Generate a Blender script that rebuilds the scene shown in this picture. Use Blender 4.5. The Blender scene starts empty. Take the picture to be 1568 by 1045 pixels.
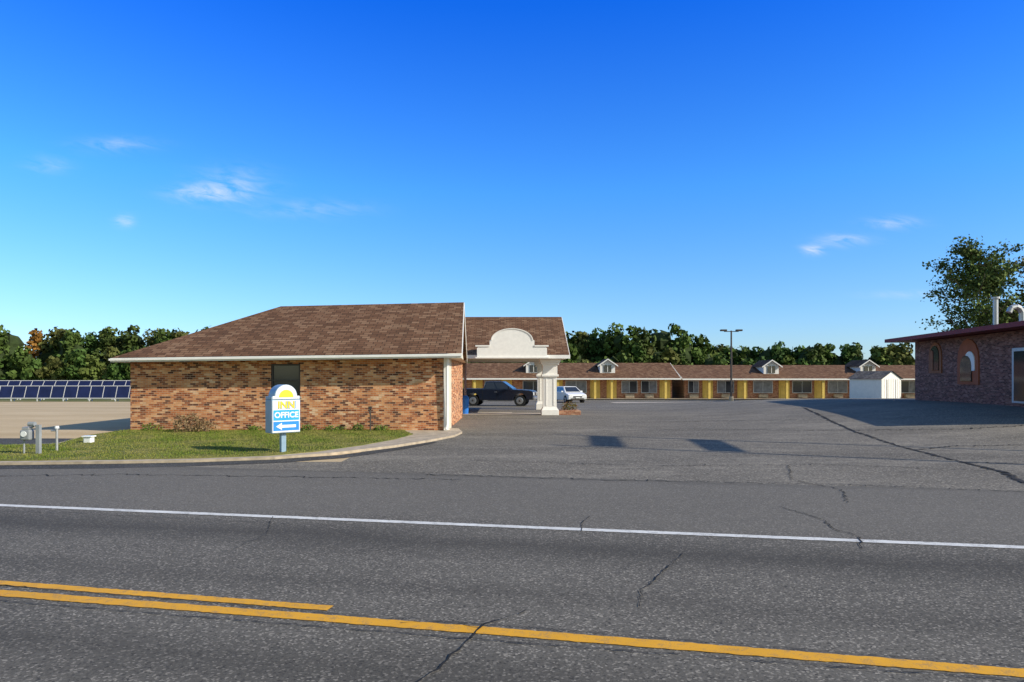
import bpy, math, random
import numpy as np
from mathutils import Vector, Matrix, Euler
random.seed(7); rng=np.random.default_rng(7)
S=bpy.context.scene
C=S.collection
S.view_settings.view_transform='Standard'; S.view_settings.look='None'; S.view_settings.exposure=0

# ---------------------------------------------------------------- materials
class M:
    def __init__(s,name,rough=.85,spec=.3):
        s.m=bpy.data.materials.new(name); s.m.use_nodes=True
        s.t=s.m.node_tree; s.b=s.t.nodes['Principled BSDF']
        s.b.inputs['Roughness'].default_value=rough
        s.b.inputs['Specular IOR Level'].default_value=spec
    def n(s,typ,**k):
        nd=s.t.nodes.new(typ)
        for a,v in k.items():
            if hasattr(nd,a): setattr(nd,a,v)
            else: nd.inputs[a.replace('_',' ')].default_value=v
        return nd
    def l(s,a,b): s.t.links.new(a,b)
    def obj(s): return s.n('ShaderNodeTexCoord').outputs['Object']
    def noise(s,vec,scale,detail=3,rough=.5):
        x=s.n('ShaderNodeTexNoise'); x.inputs['Scale'].default_value=scale
        x.inputs['Detail'].default_value=detail; x.inputs['Roughness'].default_value=rough
        s.l(vec,x.inputs['Vector']); return x.outputs['Fac']
    def ma(s,op,a,b=None,c=None,clamp=False):
        x=s.n('ShaderNodeMath'); x.operation=op; x.use_clamp=clamp
        for i,v in enumerate((a,b,c)):
            if v is None: continue
            if isinstance(v,(int,float)): x.inputs[i].default_value=v
            else: s.l(v,x.inputs[i])
        return x.outputs[0]
    def mr(s,v,a,b,c=0,d=1):
        x=s.n('ShaderNodeMapRange'); s.l(v,x.inputs[0])
        for i,q in enumerate((a,b,c,d)): x.inputs[i+1].default_value=q
        return x.outputs[0]
    def ramp(s,v,stops,interp='LINEAR'):
        x=s.n('ShaderNodeValToRGB'); cr=x.color_ramp; cr.interpolation=interp
        while len(cr.elements)<len(stops): cr.elements.new(.5)
        for e,(p,c) in zip(cr.elements,stops): e.position=p; e.color=(*c,1)
        s.l(v,x.inputs[0]); return x.outputs[0]
    def mix(s,f,a,b,mode='MIX'):
        x=s.n('ShaderNodeMix'); x.data_type='RGBA'; x.blend_type=mode
        for sock,v in ((x.inputs[0],f),(x.inputs[6],a),(x.inputs[7],b)):
            if isinstance(v,(int,float)): sock.default_value=v
            elif isinstance(v,tuple): sock.default_value=(*v,1)
            else: s.l(v,sock)
        return x.outputs[2]
    def col(s,c):
        if isinstance(c,tuple): s.b.inputs['Base Color'].default_value=(*c,1)
        else: s.l(c,s.b.inputs['Base Color'])
    def bump(s,h,st=.3,d=.01):
        x=s.n('ShaderNodeBump'); x.inputs['Strength'].default_value=st; x.inputs['Distance'].default_value=d
        s.l(h,x.inputs['Height']); s.l(x.outputs[0],s.b.inputs['Normal'])
    def scl(s,vec,v):
        x=s.n('ShaderNodeMapping'); x.inputs['Scale'].default_value=v; s.l(vec,x.inputs[0]); return x.outputs[0]
    def sep(s,vec):
        x=s.n('ShaderNodeSeparateXYZ'); s.l(vec,x.inputs[0]); return x.outputs
    def comb(s,a,b,c=0):
        x=s.n('ShaderNodeCombineXYZ')
        for i,v in enumerate((a,b,c)):
            if isinstance(v,(int,float)): x.inputs[i].default_value=v
            else: s.l(v,x.inputs[i])
        return x.outputs[0]

def plain(name,c,rough=.6,var=.12,scale=3,metal=0,spec=.4):
    m=M(name,rough,spec); o=m.obj(); n=m.noise(o,scale,4,.6)
    f=m.mr(n,.3,.7)
    m.col(m.mix(f,tuple(x*(1-var) for x in c),tuple(min(1,x*(1+var)) for x in c)))
    m.b.inputs['Metallic'].default_value=metal
    return m.m

def brick(name,axis,stops,mortar,patch=.35,w=.2,h=.068,ms=.006):
    m=M(name,.9,.2); o=m.obj(); p=m.sep(o)
    u=p[0] if axis=='x' else p[1]
    v=m.comb(u,p[2])
    b=m.n('ShaderNodeTexBrick'); b.offset=.5
    m.l(v,b.inputs['Vector'])
    for k,q in (('Color1',(0,0,0,1)),('Color2',(1,1,1,1)),('Mortar',(.5,.5,.5,1)),('Scale',1),('Mortar Size',ms),('Brick Width',w),('Row Height',h),('Mortar Smooth',.2)):
        b.inputs[k].default_value=q
    n1=m.noise(m.scl(v,(1.1,3.2,1)),1.6,4,.65)
    val=m.ma('ADD',m.ma('MULTIPLY',b.outputs['Color'],1-patch),m.ma('MULTIPLY',m.mr(n1,.3,.7),patch))
    c=m.ramp(val,stops)
    fine=m.noise(v,28,3)
    c=m.mix(m.mr(fine,.3,.7,.0,.3),c,(.10,.05,.03))
    c=m.mix(b.outputs['Fac'],c,mortar)
    st=m.noise(m.scl(v,(1.5,.35,1)),1.2,5)
    c=m.mix(m.mr(st,.5,.75,0,.3),c,(.16,.1,.06))
    m.col(c)
    return m.m
ob=[(0,(.04,.018,.015)),(.22,(.12,.038,.024)),(.34,(.36,.105,.042)),(.5,(.60,.215,.08)),(.72,(.78,.38,.17)),(1,(.90,.68,.46))]
BRX=brick('office_brick_x','x',ob,(.50,.38,.26)); BRY=brick('office_brick_y','y',ob,(.50,.38,.26))
pb=[(0,(.04,.02,.02)),(.3,(.13,.05,.042)),(.6,(.26,.11,.085)),(1,(.42,.25,.21))]
PBX=brick('dark_brick_x','x',pb,(.26,.20,.18)); PBY=brick('dark_brick_y','y',pb,(.26,.20,.18))
mb=[(0,(.12,.05,.035)),(.4,(.38,.14,.07)),(.7,(.52,.25,.14)),(1,(.6,.4,.26))]
MBX=brick('motel_brick','x',mb,(.4,.3,.22))

def shingle(name,stops,k):
    m=M(name,.95,.15); p=m.sep(m.obj())
    v=m.comb(p[0],m.ma('MULTIPLY',p[1],k))
    b=m.n('ShaderNodeTexBrick'); b.offset=.37; m.l(v,b.inputs['Vector'])
    for kk,q in (('Color1',(0,0,0,1)),('Color2',(1,1,1,1)),('Mortar',(0,0,0,1)),('Scale',1),('Mortar Size',.016),('Brick Width',.33),('Row Height',.19),('Mortar Smooth',.6)):
        b.inputs[kk].default_value=q
    n1=m.noise(v,.7,5,.6); n2=m.noise(v,40,2)
    val=m.ma('ADD',m.ma('MULTIPLY',b.outputs['Color'],.36),m.ma('ADD',m.ma('MULTIPLY',n1,.3),m.ma('MULTIPLY',n2,.34)))
    c=m.ramp(val,stops)
    st=m.noise(m.scl(v,(2.2,.15,1)),1.5,4)
    c=m.mix(m.mr(st,.5,.8,0,.3),c,(.05,.035,.025))
    c=m.mix(m.ma('MULTIPLY',b.outputs['Fac'],.85),c,(.03,.02,.015))
    m.col(c)
    return m.m
SH=shingle('brown_shingles',[(.2,(.085,.042,.024)),(.5,(.18,.094,.053)),(.85,(.33,.21,.13))],1.1)
SHG=shingle('grey_shingles',[(.2,(.12,.10,.09)),(.5,(.2,.17,.15)),(.85,(.3,.27,.24))],1.1)

def asphalt(name,base,spot,lane=False,rough=1.0):
    m=M(name,.92,.2); o=m.obj()
    big=m.noise(o,.23,4,.6); mid=m.noise(m.scl(o,(.5,1.6,1)),1.3,5,.65); fine=m.noise(o,50,2,.7)
    vo=m.n('ShaderNodeTexVoronoi'); vo.inputs['Scale'].default_value=60*rough; m.l(o,vo.inputs['Vector'])
    sp=m.sep(vo.outputs['Color'])[0]
    c=m.mix(m.mr(big,.3,.7),tuple(x*.72 for x in base),tuple(x*1.25 for x in base))
    c=m.mix(m.mr(mid,.35,.75,0,.5),c,tuple(x*.58 for x in base))
    if not lane:
        g1=m.noise(m.scl(o,(.35,1,1)),.55,6,.72)
        c=m.mix(m.mr(g1,.49,.62,0,.85),c,tuple(x*1.65 for x in base))
        g2=m.noise(m.scl(o,(.22,1.0,1)),.33,6,.7)
        c=m.mix(m.mr(g2,.52,.58,0,.6),c,tuple(x*.45 for x in base))
        g3=m.noise(m.scl(o,(.5,1,1)),4.5,4,.7)
        c=m.mix(m.mr(g3,.52,.72,0,.6),c,tuple(x*.45 for x in base))
    c=m.mix(m.mr(fine,.35,.75,0,.7),c,tuple(x*1.7 for x in base))
    c=m.mix(m.mr(sp,.80,.98,0,.8),c,spot)
    c=m.mix(m.mr(sp,.0,.18,.65,0),c,(.02,.02,.02))
    if lane:
        p=m.sep(o)
        v=m.ma('ADD',m.ma('MULTIPLY',p[0],.196),m.ma('MULTIPLY',p[1],.98))
        nz=m.ma('MULTIPLY',m.ma('SUBTRACT',m.noise(m.scl(o,(.25,1,1)),.9,4),.5),.9)
        v=m.ma('ADD',v,nz)
        for cen,wd,st in ((7.9,.75,.62),(6.1,.4,.3),(4.3,.6,.45),(13.3,.35,.4)):
            g=m.ma('SUBTRACT',1,m.ma('ABSOLUTE',m.ma('DIVIDE',m.ma('SUBTRACT',v,cen),wd)),clamp=True)
            c=m.mix(m.ma('MULTIPLY',g,st),c,tuple(x*.4 for x in base))
        sh=m.mr(v,8.9,9.3,0,.35)
        c=m.mix(sh,c,tuple(x*1.5 for x in base))
    m.col(c)
    m.bump(fine,.5,.005)
    return m.m
ROAD=asphalt('road_asphalt',(.120,.109,.090),(.38,.34,.28),True)
LOT=asphalt('lot_asphalt',(.148,.132,.105),(.42,.37,.29),False,.6)
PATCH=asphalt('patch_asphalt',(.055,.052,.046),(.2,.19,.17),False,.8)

def ground_mat():
    m=M('field_ground',.95,.1); o=m.obj(); p=m.sep(o)
    n=m.noise(o,.15,4,.6)
    gr=m.mix(m.mr(n,.35,.65),(.10,.13,.03),(.25,.22,.09))
    m.col(gr); return m.m
GROUND=ground_mat()
def gravel_mat():
    m=M('tan_gravel',.95,.1); o=m.obj()
    n=m.noise(m.scl(o,(.4,1,1)),.35,5,.6); f=m.noise(o,25,3,.7)
    g=m.mix(m.mr(n,.3,.7),(.50,.37,.21),(.66,.51,.31))
    g=m.mix(m.mr(f,.4,.7,0,.35),g,(.30,.23,.14))
    m.col(g); return m.m
GRAVEL=gravel_mat()
def grass_mat():
    m=M('grass_turf',.95,.1); o=m.obj()
    n=m.noise(o,.9,5,.65); f=m.noise(o,40,3)
    c=m.mix(m.mr(n,.35,.65),(.075,.12,.018),(.27,.24,.08))
    c=m.mix(m.mr(f,.4,.7,0,.5),c,(.05,.06,.015))
    m.col(c); return m.m
GRASS=grass_mat()
def paint(name,c,wear):
    m=M(name,.7,.3); o=m.obj()
    n=m.noise(o,9,5,.75); f=m.noise(o,70,2,.7)
    a=m.mix(m.mr(m.noise(o,2,3),.3,.7),tuple(x*.85 for x in c),c)
    a=m.mix(m.mr(m.ma('ADD',m.ma('MULTIPLY',n,.6),m.ma('MULTIPLY',f,.4)),.50,.64,0,wear),a,(.15,.14,.12))
    m.col(a); return m.m
WHITE_LINE=paint('white_road_paint',(.78,.76,.70),.75)
YEL_LINE=paint('yellow_road_paint',(.82,.40,.02),.6)
CRACK=plain('crack_dark',(.018,.017,.015),.95)
CONC=plain('concrete',(.44,.36,.26),.9,.25,4)
CONCL=plain('pale_concrete',(.50,.43,.34),.9,.2,2)
WHITE=plain('white_trim_paint',(.85,.83,.78),.6,.05,4)
CREAM=plain('cream_siding',(.72,.62,.46),.7,.06,3)
STUC=plain('white_stucco',(.86,.84,.79),.85,.05,6)
GLASS=plain('window_glass',(.03,.035,.045),.08,.2,1,0,.8)
CURT=plain('curtain_glass',(.16,.17,.2),.25,.35,2.5,0,.6)
MYEL=plain('yellow_door_paint',(.66,.47,.11),.6,.15,1.5)
MAROON=plain('maroon_fascia',(.20,.02,.02),.6)
DROOF=plain('dark_roof_felt',(.13,.07,.06),.9)
WOOD=plain('brown_wood',(.30,.11,.045),.7,.2,6)
STEEL=plain('galvanised_steel',(.5,.5,.5),.45,.1,8,.6)
DARKM=plain('dark_metal',(.06,.05,.045),.5)
GREYM=plain('grey_meter_paint',(.28,.30,.31),.55)
SBLUE=plain('sign_blue',(.03,.26,.75),.35)
SGREY=plain('sign_cabinet_grey',(.26,.38,.50),.4)
SWHITE=plain('sign_white',(.84,.85,.83),.3,.03)
SYEL=plain('sign_yellow',(.9,.68,.04),.4)
PVB=plain('photovoltaic_blue',(.014,.020,.075),.35,.25,1,0,.4)
FRAME=plain('panel_frame_aluminium',(.6,.6,.6),.5,.05,4)
TNAVY=plain('truck_navy_paint',(.012,.016,.03),.22,.1,1,.0,.8)
CARW=plain('car_white_paint',(.8,.8,.8),.3,.02,1)
TYRE=plain('tyre_rubber',(.02,.02,.02),.85)
RIM=plain('alloy_rim',(.5,.5,.5),.35,.05,5,.8)
LAMPG=plain('lamp_lens',(.75,.75,.72),.15)
RED=plain('red_lens',(.4,.01,.01),.3)
BARK=plain('bark',(.15,.11,.075),.95,.3,5)
BLUEB=plain('blue_plastic',(.02,.16,.55),.5)

def leafmat(name):
    m=M(name,.75,.1)
    a=m.n('ShaderNodeAttribute'); a.attribute_name='Col'
    m.col(a.outputs['Color'])
    return m.m
LEAF=leafmat('foliage')

# ---------------------------------------------------------------- helpers
def empty(name,loc=(0,0,0),rot=0,scale=1):
    e=bpy.data.objects.new(name,None); e.empty_display_size=.3
    e.location=loc; e.rotation_euler=(0,0,rot); e.scale=(scale,)*3; C.objects.link(e); return e
def mesh(name,v,f,mat,par=None,local=False,bev=0,smooth=False):
    me=bpy.data.meshes.new(name); me.from_pydata([tuple(p) for p in v],[],f); me.update()
    me.materials.append(mat)
    o=bpy.data.objects.new(name,me); C.objects.link(o)
    if par:
        o.parent=par
        if not local:
            o.matrix_parent_inverse=(Matrix.Translation(par.location)@Euler(par.rotation_euler).to_matrix().to_4x4()).inverted()
    if smooth:
        for p in me.polygons: p.use_smooth=True
    if bev:
        b=o.modifiers.new('b','BEVEL'); b.width=bev; b.segments=2; b.limit_method='ANGLE'
    return o
def box(name,x0,x1,y0,y1,z0,z1,mat,par=None,local=False,bev=0):
    v=[(x,y,z) for z in (z0,z1) for y in (y0,y1) for x in (x0,x1)]
    f=[(0,2,3,1),(4,5,7,6),(0,1,5,4),(2,6,7,3),(0,4,6,2),(1,3,7,5)]
    return mesh(name,v,f,mat,par,local,bev)
def cyl_data(p0,p1,r0,r1,n=10,off=0):
    p0=Vector(p0);p1=Vector(p1); d=(p1-p0).normalized()
    a=d.orthogonal().normalized(); b=d.cross(a)
    v=[];f=[]
    for p,r in ((p0,r0),(p1,r1)):
        for i in range(n):
            t=2*math.pi*i/n; v.append(tuple(p+a*math.cos(t)*r+b*math.sin(t)*r))
    for i in range(n): f.append((off+i,off+(i+1)%n,off+n+(i+1)%n,off+n+i))
    f.append(tuple(off+i for i in range(n))[::-1]); f.append(tuple(off+n+i for i in range(n)))
    return v,f
def cyl(name,p0,p1,r0,r1,mat,par=None,local=False,n=14,smooth=False):
    v,f=cyl_data(p0,p1,r0,r1,n); return mesh(name,v,f,mat,par,local,0)
def pipe(name,pts,r,mat,par=None,local=False,n=10):
    V=[];F=[]
    for a,b in zip(pts,pts[1:]):
        v,f=cyl_data(a,b,r,r,n,len(V)); V+=v;F+=f
    return mesh(name,V,F,mat,par,local)
def prism_y(name,prof,y0,y1,mat,par=None,local=False,bev=0):
    n=len(prof)
    v=[(x,y0,z) for x,z in prof]+[(x,y1,z) for x,z in prof]
    f=[tuple(range(n)),tuple(range(2*n-1,n-1,-1))]+[(i,i+n,(i+1)%n+n,(i+1)%n) for i in range(n)]
    o=mesh(name,v,f,mat,par,local,bev)
    import bmesh
    bm=bmesh.new(); bm.from_mesh(o.data); bmesh.ops.recalc_face_normals(bm,faces=bm.faces); bm.to_mesh(o.data); bm.free()
    return o
def ss(t):
    t=max(0,min(1,t)); return t*t*(3-2*t)
def H(x,y):
    d=-.0135*max(0,min(40,y-36))
    r=.65*ss((x-8)/14)*ss((y-18)/14)*(1-ss((y-46)/20))
    return d+r

# ---------------------------------------------------------------- ground
xs=[-4000,-1500,-500,-200,-100]+list(range(-60,82))+[120,200,500,1500,4000]
ys=[-2000,-600,-150,-60]+list(range(-20,112))+[160,260,500,1200,4500]
def sheet(name,xs,ys,mat,off,cell=lambda x,y:True):
    V=[(x,y,H(x,y)+off) for y in ys for x in xs]; nx=len(xs); F=[]
    for j in range(len(ys)-1):
        for i in range(nx-1):
            if cell(xs[i],ys[j]): F.append((j*nx+i,j*nx+i+1,(j+1)*nx+i+1,(j+1)*nx+i))
    return mesh(name,V,F,mat)
sheet('ground',xs,ys,GROUND,0)
IX=list(range(-60,71)); IY=list(range(-12,80))
def lotcell(x,y):
    if y>=74: return False
    if x>=-4: return y>=-12 and y<74
    if y<16: return y>=8
    return x>=-14 and y>=46
sheet('parking_lot',IX,IY,LOT,.004,lotcell)
sheet('gravel_field',[-200,-100]+list(range(-60,-3)),list(range(16,66)),GRAVEL,.004,lambda x,y: not lotcell(x,y))
sheet('concrete_apron',list(range(-3,4)),list(range(36,40)),CONCL,.008,lambda x,y:y<38 or x<0)
sheet('concrete_slab',list(range(9,27)),list(range(60,64)),CONCL,.008)
sheet('motel_walkway',list(range(-26,52)),[74,75,76,77],CONCL,.10)

nrm=Vector((.2,1,0)).normalized(); tan=Vector((1,-.2,0)).normalized()
def strip(name,v0,v1,mat,z,t0=-150,t1=150,par=None):
    V=[];F=[]
    for i,t in enumerate((t0,t1)):
        for v in (v0,v1):
            p=nrm*v+tan*t; V.append((p.x,p.y,z))
    F=[(0,2,3,1)]
    return mesh(name,V,F,mat,par)
strip('road',-3.2,13.4,ROAD,.008)
def line(name,x0,y0,x1,y1,w,mat,z,seg=1,ext0=0,ext1=0,par=None,jit=0):
    a=Vector((x0,y0,0));b=Vector((x1,y1,0)); d=(b-a).normalized(); a-=d*ext0;b+=d*ext1
    n=Vector((-d.y,d.x,0)); V=[];F=[]; L=(b-a).length; k=max(1,int(L/seg))
    for i in range(k+1):
        p=a+d*L*i/k; j1=random.uniform(-jit,jit);j2=random.uniform(-jit,jit)
        V+=[(p.x+n.x*(w/2+j1),p.y+n.y*(w/2+j1),z),(p.x-n.x*(w/2+j2),p.y-n.y*(w/2+j2),z)]
    F=[(2*i+1,2*i+3,2*i+2,2*i) for i in range(k)]
    return mesh(name,V,F,mat,par)
rm=empty('road_markings')
line('edge_line_a',-7.92,10.56,0,9.05,.15,WHITE_LINE,.014,.06,100,0,rm,.006)
line('edge_line_b',0,9.05,5.96,7.95,.15,WHITE_LINE,.014,.06,0,100,rm,.006)
line('centre_line_a',-4.68,6.27,0,5.30,.15,YEL_LINE,.014,.05,100,0,rm,.007)
line('centre_line_b',0,5.30,3.42,4.58,.15,YEL_LINE,.014,.05,0,60,rm,.007)
line('centre_line_passing',-4.91,6.58,-1.56,5.86,.12,YEL_LINE,.014,.05,100,0,rm,.007)

ck=empty('asphalt_cracks')
def crack(name,pts,w,z=.018,amp=.03):
    P=[]
    for (a,b) in zip(pts,pts[1:]):
        L=math.dist(a,b); k=max(2,int(L/.07))
        for i in range(k):
            t=i/k; P.append((a[0]+(b[0]-a[0])*t+random.gauss(0,amp*.5),a[1]+(b[1]-a[1])*t+random.gauss(0,amp)))
    P.append(pts[-1]); V=[];F=[]
    for i,p in enumerate(P):
        q=P[min(i+1,len(P)-1)]; o=P[max(i-1,0)]
        d=Vector((q[0]-o[0],q[1]-o[1],0)).normalized(); n=Vector((-d.y,d.x,0))
        ww=w*random.uniform(.15,1)*.5; h=H(p[0],p[1])+z
        V+=[(p[0]+n.x*ww,p[1]+n.y*ww,h),(p[0]-n.x*ww,p[1]-n.y*ww,h)]
    F=[(2*i+1,2*i+3,2*i+2,2*i) for i in range(len(P)-1)]
    mesh(name,V,F,CRACK,ck)
crack('crack_a',[(-.75,4.2),(-.47,4.72),(-.40,4.95),(-.25,5.39),(-.10,5.6),(.12,5.81)],.022,amp=.016)
crack('crack_a2',[(-.25,5.39),(-.55,5.55),(-.9,5.5)],.010,amp=.012)
crack('crack_b',[(1.1,5.9),(1.2,6.37),(1.645,7.13),(1.91,7.66)],.016,amp=.02)
crack('crack_c',[(4.1,10.4),(4.33,9.5),(4.2,8.9),(4.32,8.5),(4.04,7.9)],.024,amp=.025)
crack('crack_d',[(15.4,36),(13.4,29),(12.2,24.5),(11.2,20),(10.9,18.5),(10.5,15.95),(10.3,14.4),(9.6,12.8),(9.4,11)],.16,amp=.06)
crack('crack_e',[(10.9,18.5),(12.6,19.5),(15,19.8),(19,19.2)],.09,amp=.05)
crack('crack_f',[(-3.2,7.9),(-3.1,8.6),(-3.4,9.7)],.012,amp=.015)
crack('crack_g',[(.9,8.8),(.95,9.3),(1.1,9.7)],.016,amp=.01)
crack('crack_h',[(-12,13.4),(-8,13.9),(-5,13.6),(-1,13.2)],.045,amp=.06)
crack('crack_i',[(3,25),(7,26),(12,24.6)],.07,amp=.06)
crack('crack_j',[(-14,10.5),(-6.6,10.0),(-3,9.2)],.012,amp=.01)
crack('crack_k',[(-6,6.35),(0,5.11),(4,4.33)],.014,amp=.008)
crack('crack_l',[(-6,6.77),(-1.5,5.73),(0,5.43),(4,4.56)],.012,amp=.008)
crack('crack_m',[(-1.8,13.9),(1.5,13.2),(6,12.6),(11,11.2)],.04,amp=.05)
crack('crack_n',[(10.3,14.4),(7,15.5),(3,15.2),(-1,16.3)],.035,amp=.06)
crack('crack_o',[(11.2,20),(7.5,20.8),(2,21.8)],.04,amp=.06)
crack('crack_p',[(9.6,12.8),(12,12.5),(15,11.4)],.06,amp=.04)
crack('crack_q',[(5.3,10.8),(5.8,12),(5.4,13.2),(6.2,15.3)],.03,amp=.04)
crack('crack_r',[(13.4,29),(9,30.5),(5,30)],.08,amp=.08)
crack('crack_s',[(10.5,15.9),(13,15.4),(17,16.0)],.07,amp=.06)
crack('crack_t',[(12.2,24.5),(16,24.0),(21,25)],.09,amp=.08)

outer=[(-45,19.5),(-25,16.2),(-15,15.2),(-11.5,15.35),(-9,15.6),(-7.4,15.85),(-5.7,16.4),(-4.6,17.3),(-3.3,19.2),(-2.5,20.9),(-1.9,22.6),(-1.75,24.0),(-2.0,25.5),(-2.6,25.5),(-3.2,25.5),(-14,25.5),(-14,22.5),(-13.2,19.8),(-16,18.6),(-45,23)]
inner=[(-45,19.8),(-25,16.5),(-15,15.5),(-11.5,15.62),(-9,15.85),(-7.4,16.1),(-5.9,16.65),(-5.0,17.55),(-4.2,19.2),(-3.6,21),(-3.3,22.8),(-3.8,24.2),(-3.9,25.4),(-13.9,25.4),(-13.9,22.4),(-13.0,19.6),(-16,18.4),(-45,22.7)]
def slab(name,poly,z0,z1,mat,par=None):
    n=len(poly); V=[(x,y,z0) for x,y in poly]+[(x,y,z1) for x,y in poly]
    F=[tuple(range(n,2*n))]+[(i,(i+1)%n,(i+1)%n+n,i+n) for i in range(n)]
    return mesh(name,V,F,mat,par)
slab('concrete_kerb',outer,-.02,.07,CONC)
slab('grass_bed',inner,.02,.085,GRASS)
pv=[(-20,15.8,.5),(-15,15.3,.6),(-11.5,15.45,.75),(-9,15.7,.9),(-7.4,15.95,.8),(-5.7,16.5,.7),(-4.4,17.3,.6),(-3.2,19.2,.45),(-2.4,20.9,.3)]
V=[]
for x,y,w_ in pv: V+=[(x,y,.0115),(x+(.5*w_ if x>-6 else .1),y-w_,.0115)]
mesh('asphalt_patch',V,[(2*i,2*i+1,2*i+3,2*i+2) for i in range(len(pv)-1)],PATCH)
mesh('driveway_painted_shade',[(-45,23.2,.008),(-16,18.7,.008),(-13.4,20,.008),(-14.1,22.0,.008),(-20,22.2,.008),(-45,27,.008)],[(0,1,2,3,4,5)],PATCH)  # shadowed drive: its shade is painted in as dark asphalt colour

def quads_mesh(name,cent,size,col,mat,par=None,nrmbias=None,aspect=1.):
    n=len(cent)
    a=rng.normal(size=(n,3))
    if nrmbias is not None: a=a*.6+nrmbias*1.0
    a/=np.linalg.norm(a,axis=1)[:,None]
    b=rng.normal(size=(n,3)); b-= (b*a).sum(1)[:,None]*a; b/=np.linalg.norm(b,axis=1)[:,None]
    c=np.cross(a,b); s=size[:,None]
    k=4
    P=np.stack([cent-b*s*.5*aspect, cent-c*s*.36, cent+b*s*.5*aspect, cent+c*s*.36],1).reshape(-1,3)
    me=bpy.data.meshes.new(name); me.vertices.add(n*k); me.vertices.foreach_set('co',P.ravel().astype(np.float32))
    me.loops.add(n*k); me.loops.foreach_set('vertex_index',np.arange(n*k,dtype=np.int32))
    me.polygons.add(n); me.polygons.foreach_set('loop_start',np.arange(0,n*k,k,dtype=np.int32)); 
    me.update(calc_edges=True)
    ca=me.color_attributes.new('Col','FLOAT_COLOR','POINT')
    cc=np.ones((n*k,4),np.float32); cc[:,:3]=np.repeat(col,k,0); ca.data.foreach_set('color',cc.ravel())
    me.materials.append(mat); o=bpy.data.objects.new(name,me); C.objects.link(o)
    if par:
        o.parent=par; o.matrix_parent_inverse=Matrix.Translation(par.location).inverted()
    return o

def in_poly(px,py,poly):
    r=np.zeros(len(px),bool); n=len(poly)
    for i in range(n):
        x1,y1=poly[i]; x2,y2=poly[(i+1)%n]
        c=((y1>py)!=(y2>py))&(px<(x2-x1)*(py-y1)/(y2-y1+1e-9)+x1); r^=c
    return r
n=70000
gx=rng.uniform(-18,-3.2,n); gy=rng.uniform(15.3,25.4,n); k=in_poly(gx,gy,inner); gx=gx[k];gy=gy[k]; n=len(gx)
pat=.5+.5*np.sin(gx*1.3+np.sin(gy*1.7)*1.5)*np.cos(gy*1.1+gx*.4)
pat=np.clip(pat+rng.normal(0,.15,n)+.3*np.sin(gx*4.1+gy*2.3),0,1)
hgt=rng.uniform(.02,.05,n)*(1.15-.7*pat); ang=rng.uniform(0,6.28,n)
P=np.zeros((n,3,3)); w=.009
P[:,0]=np.stack([gx-np.cos(ang)*w,gy-np.sin(ang)*w,np.full(n,.084)],1)
P[:,1]=np.stack([gx+np.cos(ang)*w,gy+np.sin(ang)*w,np.full(n,.084)],1)
P[:,2]=np.stack([gx+rng.normal(0,.02,n),gy+rng.normal(0,.02,n),.084+hgt],1)
me=bpy.data.meshes.new('grass_blades'); me.vertices.add(n*3); me.vertices.foreach_set('co',P.ravel().astype(np.float32))
me.loops.add(n*3); me.loops.foreach_set('vertex_index',np.arange(n*3,dtype=np.int32)); me.polygons.add(n)
me.polygons.foreach_set('loop_start',np.arange(0,n*3,3,dtype=np.int32)); me.update(calc_edges=True)
ca=me.color_attributes.new('Col','FLOAT_COLOR','POINT')
t=np.clip(pat*.6+rng.uniform(0,.5,n),0,1)[:,None]
col=np.array([.09,.165,.015])*(1-t)+np.array([.33,.29,.08])*t
cc=np.ones((n*3,4),np.float32); cc[:,:3]=np.repeat(col,3,0); ca.data.foreach_set('color',cc.ravel()); me.materials.append(LEAF)
o=bpy.data.objects.new('grass_blades',me); C.objects.link(o)

def shrub(name,x,y,z,w,h,cnt,c1,c2,s=.06):
    e=empty(name,(x,y,z))
    u=rng.normal(size=(cnt,3)); u/=np.linalg.norm(u,axis=1)[:,None]; r=rng.uniform(.35,1,cnt)[:,None]**.6
    lump=1+.25*np.sin(u[:,:1]*7+u[:,1:2]*5)
    P=u*r*lump*np.array([w/2,w/2,h*.55])+np.array([x,y,z+h*.45]); P=P[P[:,2]>z]
    t=rng.uniform(0,1,(len(P),1)); col=np.array(c1)*(1-t)+np.array(c2)*t
    quads_mesh('foliage',P,rng.uniform(s*.6,s*1.4,len(P)),col,LEAF,e)
    for i in range(6):
        a=random.uniform(0,6.28); pipe('stem_%d'%i,[(x,y,z-.05),(x+math.cos(a)*w*.3,y+math.sin(a)*w*.3,z+h*.8)],.008,BARK,e,n=5)
shrub('dry_shrub',-11.3,23.9,.08,1.3,.62,800,(.16,.10,.05),(.34,.24,.13),.07)
shrub('dry_shrub',-10.7,23.8,.08,.7,.4,350,(.16,.10,.05),(.34,.24,.13),.06)
for i,(x,w_,h) in enumerate([(-7.3,.6,.22),(-6.3,.9,.2),(-5.5,.5,.25),(-4.7,.6,.2),(-12.9,.7,.25),(-9.2,.5,.18)]):
    shrub('weed_clump',x,24.35,.08,w_,h,260,(.06,.12,.015),(.18,.25,.05),.05)

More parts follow.
